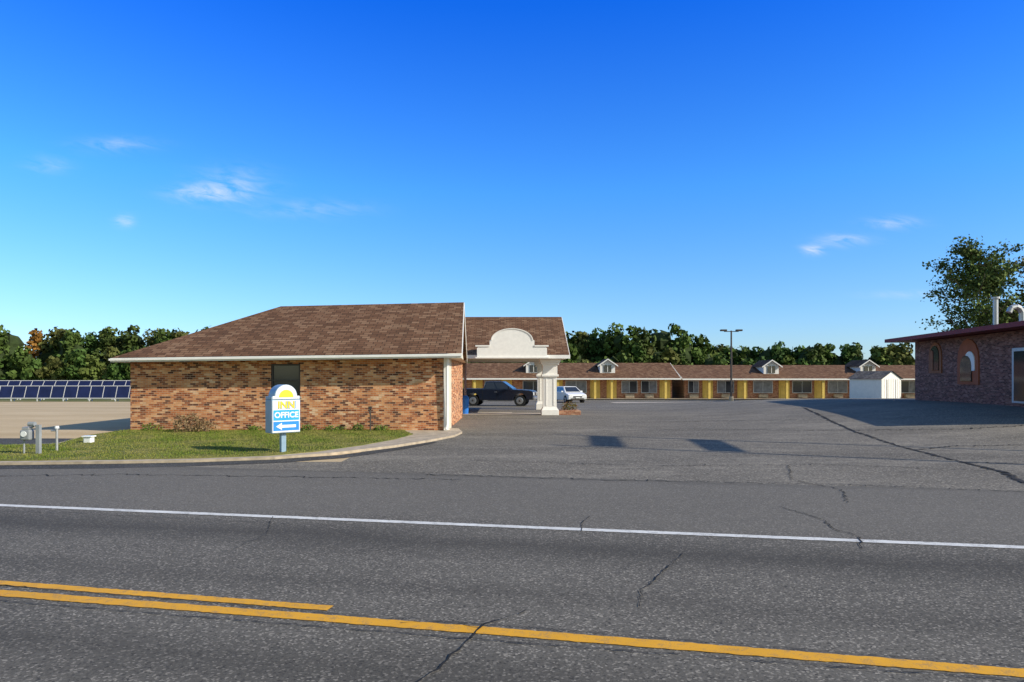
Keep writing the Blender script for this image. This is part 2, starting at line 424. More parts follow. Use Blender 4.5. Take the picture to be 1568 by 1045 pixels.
# ---------------------------------------------------------------- motel office
of=empty('motel_office',(-8,29,0))
def wall_front(x0,x1,y0,y1,z0,zl,zr,wx0,wx1,wz0,wz1,mat,par):
    f=lambda x: zl+(zr-zl)*(x-x0)/(x1-x0)
    def seg(nm,a,b,c0,c1a,c1b):
        V=[(a,y0,c0),(b,y0,c0),(b,y1,c0),(a,y1,c0),(a,y0,c1a),(b,y0,c1b),(b,y1,c1b),(a,y1,c1a)]
        mesh(nm,V,[(0,3,2,1),(4,5,6,7),(0,1,5,4),(1,2,6,5),(2,3,7,6),(3,0,4,7)],mat,par)
    seg('front_wall_left',x0,wx0,z0,f(x0),f(wx0)); seg('front_wall_right',wx1,x1,z0,f(wx1),f(x1))
    seg('front_wall_below_window',wx0,wx1,z0,wz0,wz0); seg('front_wall_above_window',wx0,wx1,wz1,f(wx0),f(wx1))
wall_front(-13.75,-2.45,24.6,24.8,-.2,2.62,2.76,-8.69,-7.63,1.28,2.46,BRX,of)
box('side_wall_right',-2.60,-2.42,24.8,33.4,-.2,2.72,BRY,of)
box('side_wall_left',-13.75,-13.55,24.8,33.4,-.2,2.6,BRY,of)
box('back_wall',-13.55,-2.60,33.2,33.4,-.2,2.6,BRX,of)
box('corner_trim',-2.455,-2.28,24.56,24.80,0,2.74,WHITE,of)
box('side_trim_panel',-2.418,-2.36,24.81,26.6,.0,2.70,CREAM,of)
box('window_glass',-8.66,-7.66,24.70,24.72,1.3,2.45,GLASS,of)
box('window_blind',-8.6,-7.72,24.722,24.74,1.7,2.42,CURT,of)
for nm,a in (('frame_left',(-8.69,-8.63,1.28,2.46)),('frame_right',(-7.69,-7.63,1.28,2.46)),('frame_bottom',(-8.63,-7.69,1.28,1.34)),('frame_top',(-8.63,-7.69,2.40,2.46)),('frame_mid',(-8.63,-7.69,1.84,1.88))):
    box('window_'+nm,a[0],a[1],24.64,24.70,a[2],a[3],DARKM,of)
box('window_sill',-8.75,-7.57,24.55,24.64,1.22,1.277,CONC,of)
A=(-14.1,24,2.66);B=(-1.77,24,2.82);Cc=(-2.05,29,5.16);D=(-9.82,29,4.99);E=(-14.1,34,2.66);Fp=(-2.25,34,2.82)
mesh('roof_shingles',[A,B,Cc,D,E,Fp],[(0,1,2,3),(3,2,5,4),(0,3,4)],SH,of)
def dn(p,d): return (p[0],p[1],p[2]-d)
def board(name,p,q,h,t,mat,par,off=(0,0)):
    p=Vector(p);q=Vector(q); d=(q-p); n=Vector((d.y,-d.x,0))
    n=n.normalized()*t if n.length>1e-6 else Vector((t,0,0))
    o=Vector((off[0],off[1],0)); p=p+o;q=q+o; dz=Vector((0,0,h))
    V=[p,q,q-dz,p-dz,p+n,q+n,q-dz+n,p-dz+n]
    return mesh(name,V,[(0,1,2,3),(7,6,5,4),(0,4,5,1),(3,2,6,7),(0,3,7,4),(1,5,6,2)],mat,par)
board('fascia_front',dn(A,.012),dn(B,.012),.14,.03,WHITE,of)
board('rake_front',dn(B,.012),dn(Cc,.012),.17,.03,WHITE,of)
board('rake_back',dn(Cc,.012),dn(Fp,.012),.17,.03,WHITE,of)
board('fascia_left',dn(E,.012),dn(A,.012),.14,.03,WHITE,of)
mesh('soffit',[(-14.08,24.02,2.55),(-1.8,24.02,2.69),(-2.28,33.98,2.69),(-14.08,33.98,2.55)],[(0,1,2,3)],CREAM,of)
mesh('gable_siding',[(-2.36,24.6,2.70),(-2.36,33.4,2.70),(-2.36,29,4.98)],[(0,1,2)],CREAM,of)
board('gutter_front',(-14.12,23.96,2.63),(-1.75,23.96,2.79),.07,.07,WHITE,of)
pipe('downspout',[(-2.33,24.45,2.66),(-2.33,24.5,.25),(-2.33,24.2,.1)],.04,WHITE,of)
box('rear_wing_wall',-12.5,-3.0,33.41,45,-.2,2.94,BRY,of)
box('office_door',-2.998,-2.95,37.6,38.6,0,2.1,WHITE,of)
box('office_door_glass',-2.95,-2.94,37.75,38.45,.3,1.95,GLASS,of)
box('office_window',-2.998,-2.96,39.5,42,.8,2.1,GLASS,of)
R0,R1=-12.6,2.95
mesh('portico_roof',[(R0,35,3.10),(R1,35,3.10),(R1-.05,40,5.50),(R0,40,5.50),(R1,45,3.10),(R0,45,3.10)],[(0,1,2,3),(3,2,4,5)],SH,of)
box('portico_fascia',-3.2,2.98,34.95,34.99,2.93,3.11,WHITE,of)
box('portico_ceiling',-2.98,2.9,35.0,45,2.95,2.975,CREAM,of)
mesh('portico_gable',[(2.7,35.3,2.98),(2.7,44.7,2.98),(2.7,40,5.3)],[(0,1,2)],CREAM,of)
board('portico_rake_front',(2.95,35,3.09),(2.90,40,5.49),.18,.03,WHITE,of)
board('portico_rake_back',(2.90,40,5.49),(2.95,45,3.09),.18,.03,WHITE,of)
pr=[(-1.78,3.0),(1.78,3.0),(1.78,3.45),(1.70,3.52),(1.14,3.52),(1.14,3.84)]
for i in range(1,24):
    a=math.pi*i/24; pr.append((1.02*math.cos(a),3.84+.58*math.sin(a)))
pr+=[(-1.14,3.84),(-1.14,3.52),(-1.70,3.52),(-1.78,3.45)]
prism_y('portico_arched_parapet',pr,34.70,34.93,STUC,of)
mo=[(1.07*math.cos(math.pi*i/24),3.85+.61*math.sin(math.pi*i/24)) for i in range(25)]
mv=[];mf=[]
for i,(x,z) in enumerate(mo):
    x2=x*.95; z2=3.85+(z-3.85)*.93
    mv+=[(x,34.67,z),(x2,34.67,z2),(x,34.95,z),(x2,34.95,z2)]
for i in range(24):
    a=4*i;b=4*i+4; mf+=[(a,b,b+1,a+1),(a,a+2,b+2,b),(a+1,b+1,b+3,a+3)]
mesh('arch_moulding',mv,mf,WHITE,of)
box('parapet_cap_right',1.143,1.86,34.66,34.96,3.525,3.60,WHITE,of); box('parapet_cap_left',-1.86,-1.143,34.66,34.96,3.525,3.60,WHITE,of)
box('parapet_base_mould',-1.86,1.86,34.64,34.94,2.93,3.0,WHITE,of)
for i,(cx,cy) in enumerate([(1.98,35.9),(1.98,43.9)]):
    p='column_%d_'%(i+1)
    box(p+'plinth',cx-.45,cx+.45,cy-.45,cy+.45,-.15,.28,STUC,of,bev=.02)
    v=[]
    for z,r in ((.28,.42),(.42,.35),(2.0,.35)):
        v+=[(cx-r,cy-r,z),(cx+r,cy-r,z),(cx+r,cy+r,z),(cx-r,cy+r,z)]
    f=[(4*j+k,4*j+(k+1)%4,4*j+4+(k+1)%4,4*j+4+k) for j in range(2) for k in range(4)]
    mesh(p+'shaft',v,f,STUC,of)
    box(p+'neck',cx-.44,cx+.44,cy-.44,cy+.44,2.0,2.12,STUC,of,bev=.015)
    box(p+'block',cx-.38,cx+.38,cy-.38,cy+.38,2.12,2.62,STUC,of)
    box(p+'capital',cx-.46,cx+.46,cy-.46,cy+.46,2.62,2.74,STUC,of,bev=.015)
    box(p+'abacus',cx-.53,cx+.53,cy-.53,cy+.53,2.74,2.948,STUC,of,bev=.015)
    for sx in (-1,1):
        box(p+'ridge_%d'%(sx+2),cx+sx*.2-.03,cx+sx*.2+.03,cy-.372,cy-.351,.5,1.9,WHITE,of)

pl=empty('brick_planter',(2.9,36.2,0))
box('planter_wall',2.45,3.6,35.7,36.9,-.05,.22,MBX,pl,bev=.02)
shrub('planter_shrub',3.0,36.2,.2,.9,.45,500,(.05,.10,.02),(.25,.12,.06),.07)
tb=empty('trash_bin',(-2.6,40.5,0),0)
cyl('bin_body',(-2.55,36.8,0),(-2.55,36.8,.85),.2,.24,BLUEB,tb); cyl('bin_lid',(-2.55,36.8,.85),(-2.55,36.8,.98),.26,.14,BLUEB,tb)

# ---------------------------------------------------------------- far motel wings
def motel(name,x0,x1,zr,eave,yel,win,dorm,par_loc):
    e=empty(name,par_loc); g=-.54
    box('wall',x0,x1,76.8,84,g,eave,MBX,e)
    zE=eave+.05
    mesh('roof_shingles',[(x0-.6,75.2,zE),(x1+.6,75.2,zE),(x1+.6,80.4,zr),(x0-.6,80.4,zr),(x1+.6,85.6,zE),(x0-.6,85.6,zE)],[(0,1,2,3),(3,2,4,5)],SH,e)
    box('fascia',x0-.6,x1+.6,75.14,75.19,zE-.16,zE,WHITE,e)
    for i,xx in enumerate((x0-.6,x1+.6)):
        board('rake_%d'%i,(xx,75.2,zE),(xx,80.4,zr),.16,.04,WHITE,e); 
    mesh('gable_l',[(x0,76.8,eave),(x0,84,eave),(x0,80.4,zr-.15)],[(0,1,2)],CREAM,e)
    mesh('gable_r',[(x1,76.8,eave),(x1,84,eave),(x1,80.4,zr-.15)],[(0,1,2)],CREAM,e)
    box('soffit',x0-.55,x1+.55,75.2,76.79,eave-.05,eave-.02,CREAM,e)
    for i,(a,w) in enumerate(yel):
        box('yellow_door_%d'%i,a-w/2,a+w/2,76.72,76.795,g+.1,eave-.06,MYEL,e)
        box('door_leaf_%d'%i,a-.42,a+.42,76.68,76.715,g+.1,g+2.08,MYEL,e,bev=.01)
        box('yellow_porch_pier_%d'%i,a-w/2+.25,a-w/2+.5,75.35,75.6,g,eave-.06,MYEL,e)
    for i,(a,w) in enumerate(win):
        box('window_frame_%d'%i,a-w/2,a+w/2,76.70,76.795,.15,1.55,STEEL,e)
        box('window_pane_%d'%i,a-w/2+.07,a-.03,76.68,76.698,.22,1.48,CURT if i%3 else GLASS,e)
        box('window_pane_r_%d'%i,a+.03,a+w/2-.07,76.68,76.698,.22,1.48,GLASS if i%2 else CURT,e)
        box('ac_unit_%d'%i,a-.5,a+.5,76.45,76.795,-.35,.02,CONC,e,bev=.02)
    for i,a in enumerate(dorm):
        b=zE+(77-75.2)*(zr-zE)/5.2
        v=[(a-.85,76.9,b-.15),(a+.85,76.9,b-.15),(a+.85,76.9,b+.95),(a,76.9,b+1.5),(a-.85,76.9,b+.95)]
        v+=[(x,80.0,z) for x,_,z in v]
        mesh('dormer_%d'%i,v,[(0,1,2,3,4),(1,6,7,2),(0,4,9,5)],WHITE,e)
        mesh('dormer_roof_%d'%i,[(a-1.15,76.6,b+.80),(a,76.6,b+1.58),(a+1.15,76.6,b+.80),(a-1.15,80.6,b+.80),(a,80.6,b+1.58),(a+1.15,80.6,b+.80)],[(0,3,4,1),(1,4,5,2)],SH,e)
        board('dormer_trim_l_%d'%i,(a-1.15,76.58,b+.80),(a,76.58,b+1.58),.13,.04,WHITE,e)
        board('dormer_trim_r_%d'%i,(a,76.58,b+1.58),(a+1.15,76.58,b+.80),.13,.04,WHITE,e)
        box('dormer_window_%d'%i,a-.42,a+.42,76.83,76.895,b+.08,b+.85,GLASS,e)
        box('dormer_muntin_%d'%i,a-.03,a+.03,76.80,76.826,b+.08,b+.85,WHITE,e)
    return e
motel('motel_wing',-24,18.0,3.62,1.78,[(-20,1.2),(-12,1.2),(-3.9,1.2),(-.6,1.2),(5.2,1.0),(9.35,1.1),(11.2,1.1),(17.7-.5,1.2)],[(-17,2.2),(-8.5,2.2),(-2.2,1.8),(2.4,2.4),(7.2,2.4),(13.2,1.8),(15.4,1.8)],[2.43,10.76,-9,-20],(0,80,-.54))
motel('motel_wing',19.4,49,3.36,1.74,[(22,1.15),(25.9,1.1),(30.6,1.2),(34.6,1.2),(38.6,1.2),(42.6,1.2),(46.4,1.2)],[(20.4,1.2),(24,1.9),(28.2,2.2),(32.6,2.2),(36.6,2.2),(40.6,2.2),(44.6,1.8)],[29.2,40.1],(34,80,-.54))

# shed
sx,sy=31.9,60; sz=H(32,60)
sh=empty('storage_shed',(sx,sy,sz),math.radians(28))
box('shed_body',-1.35,1.35,-1.5,1.5,-.3,2.0,WHITE,sh,True)
mesh('shed_gable',[(-1.35,-1.5,2.0),(1.35,-1.5,2.0),(0,-1.5,2.62),(-1.35,1.5,2),(1.35,1.5,2),(0,1.5,2.62)],[(0,1,2),(3,5,4)],WHITE,sh,True)
mesh('shed_roof',[(-1.5,-1.65,1.97),(0,-1.65,2.68),(1.5,-1.65,1.97),(-1.5,1.65,1.97),(0,1.65,2.68),(1.5,1.65,1.97)],[(0,3,4,1),(1,4,5,2)],SHG,sh,True)
for i in range(9): box('batten_%d'%i,-1.3+i*.31,-1.28+i*.31,-1.515,-1.5,0,2.0,CONCL,sh,True)
box('shed_door_trim_l',-.62,-.56,-1.53,-1.502,0,1.9,STEEL,sh,True);box('shed_door_trim_r',.56,.62,-1.53,-1.502,0,1.9,STEEL,sh,True)

# ---------------------------------------------------------------- right brick building
bb=empty('brick_building',(28,36,.6),math.radians(0))
a0=Vector((24.5,41.5,0)); a1=Vector((21.9,23.6,0)); dirv=(a1-a0).normalized(); nv=Vector((-dirv.y,dirv.x,0))
if nv.x<0: nv=-nv
def bq(s,o,z): p=a0+dirv*s+nv*o; return (p.x,p.y,z)
LW=18.1
def bslab(nm,s0,s1,o0,o1,z0,z1,mat):
    V=[bq(s0,o0,z0),bq(s1,o0,z0),bq(s1,o1,z0),bq(s0,o1,z0),bq(s0,o0,z1),bq(s1,o0,z1),bq(s1,o1,z1),bq(s0,o1,z1)]
    return mesh(nm,V,[(0,1,2,3),(7,6,5,4),(0,4,5,1),(1,5,6,2),(2,6,7,3),(3,7,4,0)],mat,bb)
bslab('long_wall',0,LW,0,14,-.3,4.1,PBY)
bslab('roof_slab',-1.3,LW+1,-1.25,15,4.13,4.34,MAROON)
V=[bq(-1.2,-1.15,4.345),bq(LW+.9,-1.15,4.345),bq(LW+.9,14.9,4.345),bq(-1.2,14.9,4.345),bq(5,6.5,5.15),bq(LW-3,6.5,5.15)]
mesh('low_roof',V,[(0,1,5,4),(1,2,5),(2,3,4,5),(3,0,4)],DROOF,bb)
def arch(nm,s,w,z0,z1,o,mat):
    P=[(-w/2,z0),(w/2,z0),(w/2,z1-w/2)]+[(w/2*math.cos(math.pi*i/8),z1-w/2+w/2*math.sin(math.pi*i/8)) for i in range(1,8)]+[(-w/2,z1-w/2)]
    n=len(P); V=[bq(s+a,-.001,z) for a,z in P]+[bq(s+a,-o,z) for a,z in P]
    mesh(nm,V,[tuple(range(n,2*n))]+[(i,(i+1)%n,(i+1)%n+n,i+n) for i in range(n)],mat,bb)
arch('window_surround_a',2.7,1.5,2.2,3.95,.06,WOOD); arch('window_a',2.7,1.0,2.35,3.75,.10,GLASS); arch('window_board_a',2.45,.3,2.35,3.5,.13,WOOD)
arch('door_surround',6.3,2.1,1.6,3.95,.06,plain('red_brick_surround',(.36,.11,.05),.8)); arch('door_arch',6.55,1.0,2.3,3.3,.10,SWHITE); arch('door_arch_glass',6.2,1.1,1.75,3.1,.12,GLASS)
bslab('shopfront_frame',10.3,13.2,-.09,-.001,.8,3.3,STEEL); bslab('shopfront_glass',10.5,13.0,-.12,-.092,.9,3.15,GLASS)
cyl('vent_pipe',(25.5,36,4.3),(25.5,36,6.1),.12,.12,STEEL,bb); cyl('vent_cap',(25.5,36,6.1),(25.5,36,6.2),.2,.2,STEEL,bb)
pipe('gooseneck_vent',[(25.4,34,4.3),(25.4,34,5.2),(25.3,34,5.4),(25.1,34,5.5),(24.85,34,5.42),(24.75,34,5.2)],.13,STEEL,bb)

# ---------------------------------------------------------------- office sign
sg=empty('office_sign',(-5.84,17.4,.08),math.radians(42))
W=.375
box('post',-.06,.06,-.06,.06,-.2,.52,SGREY,sg,True)
box('cabinet',-W,W,-.2,.2,.50,1.34,SGREY,sg,True,bev=.015)
ap=[(-W,1.343),(W,1.343),(W,1.42)]+[(.30*math.cos(math.pi*i/14),1.42+.30*math.sin(math.pi*i/14)) for i in range(15)]+[(-W,1.42)]
prism_y('sunburst_top',ap,-.19,.19,SGREY,sg,True,.01)
prism_y('sunburst_face',[(x*.93,1.36+(z-1.343)*.93) for x,z in ap],-.2,-.192,SWHITE,sg,True)
prism_y('sun_disc',[(.19*math.cos(math.pi*i/14),1.40+.19*math.sin(math.pi*i/14)) for i in range(15)],-.206,-.2005,SYEL,sg,True)
box('face_white',-W+.02,W-.02,-.208,-.2005,.52,1.32,SWHITE,sg,True)
box('face_blue_mid',-W+.04,W-.04,-.214,-.2085,.82,1.08,plain('sign_sky_blue',(.03,.40,.80),.35),sg,True)
def text(nm,s,size,x,z,y,mat):
    cu=bpy.data.curves.new(nm,'FONT'); cu.body=s; cu.size=size; cu.align_x='CENTER'; cu.align_y='CENTER'; cu.extrude=.003; cu.offset=.006
    cu.materials.append(mat); o=bpy.data.objects.new(nm,cu); C.objects.link(o); o.parent=sg; o.location=(x,y,z); o.rotation_euler=(math.pi/2,0,0)
text('text_inn_outline','INN',.27,.012,1.195,-.212,SBLUE)
text('text_inn','INN',.25,0,1.2,-.219,SYEL)
text('text_office','OFFICE',.195,0,.95,-.218,SWHITE)
prism_y('arrow_band',[(-.335,.56),(.335,.56),(.335,.79),(-.335,.79)],-.214,-.2085,SBLUE,sg,True)
prism_y('arrow',[(-.27,.67),(-.12,.76),(-.12,.705),(.25,.705),(.25,.635),(-.12,.635),(-.12,.58)],-.22,-.2145,SWHITE,sg,True)

# ---------------------------------------------------------------- gas meter etc
gm=empty('gas_meter',(-12.0,17.0,.05))
box('meter_body',-12.2,-11.95,16.9,17.1,.42,.68,GREYM,gm,bev=.04)
cyl('meter_dial',(-12.08,16.89,.58),(-12.08,16.87,.58),.07,.07,SWHITE,gm)
box('meter_top',-12.16,-11.99,16.93,17.07,.68,.75,STEEL,gm,bev=.01)
pipe('meter_pipe',[(-12.15,17,-.1),(-12.15,17,.42)],.022,GREYM,gm)
pipe('meter_pipe_loop',[(-12.0,17,.7),(-11.9,17,.78),(-11.78,17,.78),(-11.78,17,.55)],.022,GREYM,gm)
box('stand_post',-11.83,-11.74,16.95,17.04,-.1,.80,GREYM,gm)
cyl('regulator',(-12.02,16.98,.82),(-11.86,16.98,.82),.06,.06,GREYM,gm)
sp=empty('standpipe',(-11.85,17.7,.05)); cyl('pipe',(-11.8,17.7,-.1),(-11.8,17.7,.66),.03,.03,STEEL,sp); cyl('cap',(-11.8,17.7,.66),(-11.8,17.7,.72),.055,.045,SWHITE,sp)
pipe('elbow',[(-11.8,17.7,.6),(-11.95,17.7,.6)],.02,STEEL,sp)
ub=empty('utility_box',(-12.3,19.9,0)); box('body',-12.45,-12.22,19.8,20.0,.0,.24,SWHITE,ub,bev=.03); box('lid',-12.48,-12.19,19.77,20.03,.242,.28,SWHITE,ub,bev=.01)
st=empty('water_spigot_post',(-5.0,24.1,.08)); cyl('stake',(-5,24.1,-.1),(-5,24.1,.85),.025,.025,DARKM,st); box('spigot_head',-5.06,-4.94,24.02,24.14,.85,.95,DARKM,st,bev=.01); pipe('spout',[(-5,24.1,.8),(-5,23.95,.78),(-5,23.93,.7)],.015,DARKM,st)

# ---------------------------------------------------------------- street lamp
lz=H(21.2,66); sl=empty('street_lamp',(21.2,66,lz))
cyl('pole',(21.2,66,lz-.2),(21.2,66,6.45),.11,.075,DARKM,sl); cyl('base',(21.2,66,lz),(21.2,66,lz+.5),.22,.2,CONC,sl)
box('crossarm',20.5,21.9,65.96,66.04,6.33,6.40,DARKM,sl)
box('lamp_head_l',20.15,20.75,65.8,66.2,6.40,6.56,DARKM,sl,bev=.03); box('lamp_head_r',21.65,22.25,65.8,66.2,6.40,6.56,DARKM,sl,bev=.03)

# two-post highway sign standing to the right, outside the view (its shadow crosses the lot)
ps=empty('pole_sign',(19,14.8,0))
cyl('post_far',(19.1,16.1,-.2),(19.1,16.1,10.8),.08,.07,STEEL,ps); cyl('post_near',(18.7,12.5,-.2),(18.7,12.5,10.8),.08,.07,STEEL,ps)
for nm,z0,z1 in (('panel_top',9.6,10.15),('panel_low',7.75,8.3)):
    mesh(nm,[(18.75,12.7,z0),(19.05,16.0,z0),(19.05,16.0,z1),(18.75,12.7,z1),(18.85,12.7,z0),(19.15,16.0,z0),(19.15,16.0,z1),(18.85,12.7,z1)],[(0,1,2,3),(7,6,5,4),(0,4,5,1),(3,2,6,7),(0,3,7,4),(1,5,6,2)],SBLUE,ps)

# ---------------------------------------------------------------- solar array
sa=empty('solar_panel_array',(-45,65,-.4)); sv=[];sf=[];fv=[];ff=[]
def addbox(V,F,pts):
    o=len(V); V+=pts; F+=[tuple(o+k for k in q) for q in ((0,1,2,3),(7,6,5,4),(0,4,5,1),(3,2,6,7),(0,3,7,4),(1,5,6,2))]
def row(x0,x1,y,z0,ang,ht,post):
    ca,sa_=math.cos(math.radians(ang)),math.sin(math.radians(ang))
    def tb_(V,F,a,b,t0,t1,n0,n1):
        q=lambda x,t,n:(x,y+t*ca-n*sa_,z0+t*sa_+n*ca)
        addbox(V,F,[q(a,t0,n1),q(b,t0,n1),q(b,t1,n1),q(a,t1,n1),q(a,t0,n0),q(b,t0,n0),q(b,t1,n0),q(a,t1,n0)])
    x=x0; i=0
    while x<x1:
        tb_(sv,sf,x+.03,x+1.25,.03,ht-.03,0,.03)
        tb_(fv,ff,x-.025,x+.025,0,ht,0,.05)
        tb_(fv,ff,x+.03,x+1.25,ht-.028,ht+.03,0,.05); tb_(fv,ff,x+.03,x+1.25,-.04,.028,0,.05)
        if i%2==0:
            yy=y+.35; addbox(fv,ff,[(x-.05,yy,-.7),(x+.05,yy,-.7),(x+.05,yy,z0+.6),(x-.05,yy,z0+.6),(x-.05,yy+.1,-.7),(x+.05,yy+.1,-.7),(x+.05,yy+.1,z0+.6),(x-.05,yy+.1,z0+.6)])
            yy=y-.05; addbox(fv,ff,[(x-.04,yy,-.7),(x+.04,yy,-.7),(x+.04,yy,z0),(x-.04,yy,z0),(x-.04,yy+.06,-.7),(x+.04,yy+.06,-.7),(x+.04,yy+.06,z0),(x-.04,yy+.06,z0)])
        x+=1.28; i+=1
row(-85,-16,67,-.12,72,1.25,.35)
row(-92,-16,74,.55,60,1.15,.35)
mesh('panels',sv,sf,PVB,sa); mesh('frames',fv,ff,FRAME,sa)

# ---------------------------------------------------------------- vehicles
def arc(cx,cz,r,n=8):
    return [(cx+r*math.cos(math.pi*(1-i/n)),cz+r*math.sin(math.pi*(1-i/n))) for i in range(n+1)]
def vehicle(name,loc,rot,paint,prof,wx,wr,hw,base,top,hb,ht,zb,zt,panes,pillar):
    e=empty(name,loc,rot)
    prism_y('body',prof,-hw,hw,paint,e,True,.06)
    b=[(base[0],-hb,zb),(base[1],-hb,zb),(base[1],hb,zb),(base[0],hb,zb),(top[0],-ht,zt),(top[1],-ht,zt),(top[1],ht,zt),(top[0],ht,zt)]
    mesh('cabin',b,[(0,1,5,4),(1,2,6,5),(2,3,7,6),(3,0,4,7),(4,5,6,7)],paint,e,True,.05)
    Bv=[Vector(q) for q in b]
    def pane(nm,q,u0,u1,v0,v1):
        p=[Bv[k] for k in q]; nn=(p[1]-p[0]).cross(p[3]-p[0]).normalized()*.012
        g=lambda u,v:(p[0]*(1-u)+p[1]*u)*(1-v)+(p[3]*(1-u)+p[2]*u)*v+nn
        mesh(nm,[g(u0,v0),g(u1,v0),g(u1,v1),g(u0,v1)],[(0,1,2,3)],GLASS,e,True)
    for i,(u0,u1) in enumerate(panes):
        pane('glass_side_r%d'%i,(0,1,5,4),u0,u1,.08,.85); pane('glass_side_l%d'%i,(2,3,7,6),1-u1,1-u0,.08,.85)
    pane('windscreen',(1,2,6,5),.07,.93,.08,.9); pane('rear_glass',(3,0,4,7),.1,.9,.1,.88)
    for i,x in enumerate(wx):
        for s in (-1,1):
            y0=s*(hw-.24); y1=s*(hw+.01)
            cyl('tyre_%d_%d'%(i,s+1),(x,y0,wr),(x,y1,wr),wr,wr,TYRE,e,True,24)
            cyl('rim_%d_%d'%(i,s+1),(x,y1,wr),(x,y1+s*.012,wr),wr*.62,wr*.55,RIM,e,True,20)
            cyl('hub_%d_%d'%(i,s+1),(x,y1+s*.012,wr),(x,y1+s*.03,wr),wr*.2,wr*.16,DARKM,e,True,10)
        box('wheel_well_%d'%i,x-wr,x+wr,-hw+.25,hw-.25,wr*.8,wr*1.3,TYRE,e,True)
    return e
tp=[(-2.78,.55),(-2.3,.5)]+arc(-1.75,.5,.50)+[(-1.2,.45),(1.3,.45)]+arc(1.82,.5,.50)+[(2.4,.5),(2.8,.52),(2.84,.95),(2.78,1.13),(2.5,1.20),(1.25,1.26),(-.95,1.28),(-2.75,1.30),(-2.82,1.25)]
tr=vehicle('pickup_truck',(-1.05,52,H(-1,52)),math.radians(-10),TNAVY,tp,(-1.75,1.82),.42,.97,(-.98,1.30),(-.78,.45),.93,.76,1.26,1.86,[(.06,.44),(.50,.93)],1)
box('bed_inside',-2.68,-1.05,-.85,.85,1.285,1.315,DARKM,tr,True)
box('front_bumper',2.78,2.95,-.95,.95,.5,.72,RIM,tr,True,bev=.03); box('rear_bumper',-2.95,-2.80,-.95,.95,.5,.7,RIM,tr,True,bev=.03)
box('grille',2.80,2.87,-.55,.55,.76,1.08,RIM,tr,True,bev=.02); box('grille_inner',2.872,2.88,-.48,.48,.8,1.04,DARKM,tr,True)
for s in (-1,1):
    box('headlamp_%d'%(s+1),2.72,2.86,s*.76-.17,s*.76+.17,.82,1.06,LAMPG,tr,True,bev=.03)
    box('tail_lamp_%d'%(s+1),-2.85,-2.78,s*.88-.08,s*.88+.08,.85,1.2,RED,tr,True)
    box('mirror_%d'%(s+1),.95,1.1,s*1.1-.1,s*1.1+.1,1.28,1.5,TNAVY,tr,True,bev=.03)
    box('handle_%d'%(s+1),-.1,.1,s*.975-.01,s*.975+.01,1.05,1.09,RIM,tr,True); box('side_step_%d'%(s+1),-1,1.2,s*.93-.08,s*.93+.08,.36,.42,RIM,tr,True)
    box('door_seam_%d'%(s+1),.1,.115,s*.973-.004,s*.973+.004,.5,1.24,TYRE,tr,True); box('bed_seam_%d'%(s+1),-1.02,-1.0,s*.973-.004,s*.973+.004,.5,1.27,TYRE,tr,True)
cp=[(-2.1,.4),(-1.75,.3)]+arc(-1.3,.33,.36)+[(-.9,.25),(.9,.25)]+arc(1.38,.33,.36)+[(1.8,.28),(2.12,.35),(2.18,.6),(2.05,.78),(1.2,.95),(-1.9,1.0),(-2.15,.85)]
cr=vehicle('parked_car',(5.15,62.5,H(5,62.5)),math.radians(-72),CARW,cp,(-1.3,1.38),.32,.88,(-1.9,1.25),(-1.2,.35),.82,.62,.96,1.46,[(.1,.48),(.52,.9)],1)
for s in (-1,1):
    box('headlamp_%d'%(s+1),1.98,2.17,s*.66-.17,s*.66+.17,.58,.74,LAMPG,cr,True,bev=.03)
    box('mirror_%d'%(s+1),.75,.88,s*.95-.09,s*.95+.09,.95,1.08,CARW,cr,True,bev=.02)
box('grille',2.12,2.2,-.42,.42,.52,.64,DARKM,cr,True); box('lower_intake',2.1,2.19,-.6,.6,.32,.45,DARKM,cr,True); box('number_plate',2.2,2.21,-.2,.2,.46,.54,SWHITE,cr,True)

# ---------------------------------------------------------------- trees
def crown(cx,cy,z0,h,w,base,ncl,per,size):
    cents=[];cols=[];sz=[];nb=[]
    for c in range(ncl):
        t=(c+random.random())/ncl
        rr=(w/2)*(math.sin(math.pi*min(1,.30+.70*t))**.5)*random.uniform(.1,.9)
        a=random.uniform(-math.pi,.25*math.pi); R=random.uniform(.13,.23)*w
        p=np.array([cx+math.cos(a)*rr,cy+math.sin(a)*rr*.8,z0+h*(.06+.88*t)-R*.4])
        u=rng.normal(size=(per,3)); u[:,1]=-np.abs(u[:,1])*1.0+.25; u/=np.linalg.norm(u,axis=1)[:,None]
        r=rng.uniform(.6,1.2,per)[:,None]
        P=p+u*r*R*np.array([1,1,.85]); cents.append(P); nb.append(u)
        b=random.uniform(.75,1.25); sh=rng.uniform(.7,1.3,(per,1))
        cols.append(np.array(base)*b*sh); sz.append(rng.uniform(.7,1.4,per)*size)
    return np.concatenate(cents),np.concatenate(cols),np.concatenate(sz),np.concatenate(nb)
DEEP=plain('deep_foliage',(.03,.048,.012),.95,.3,1)
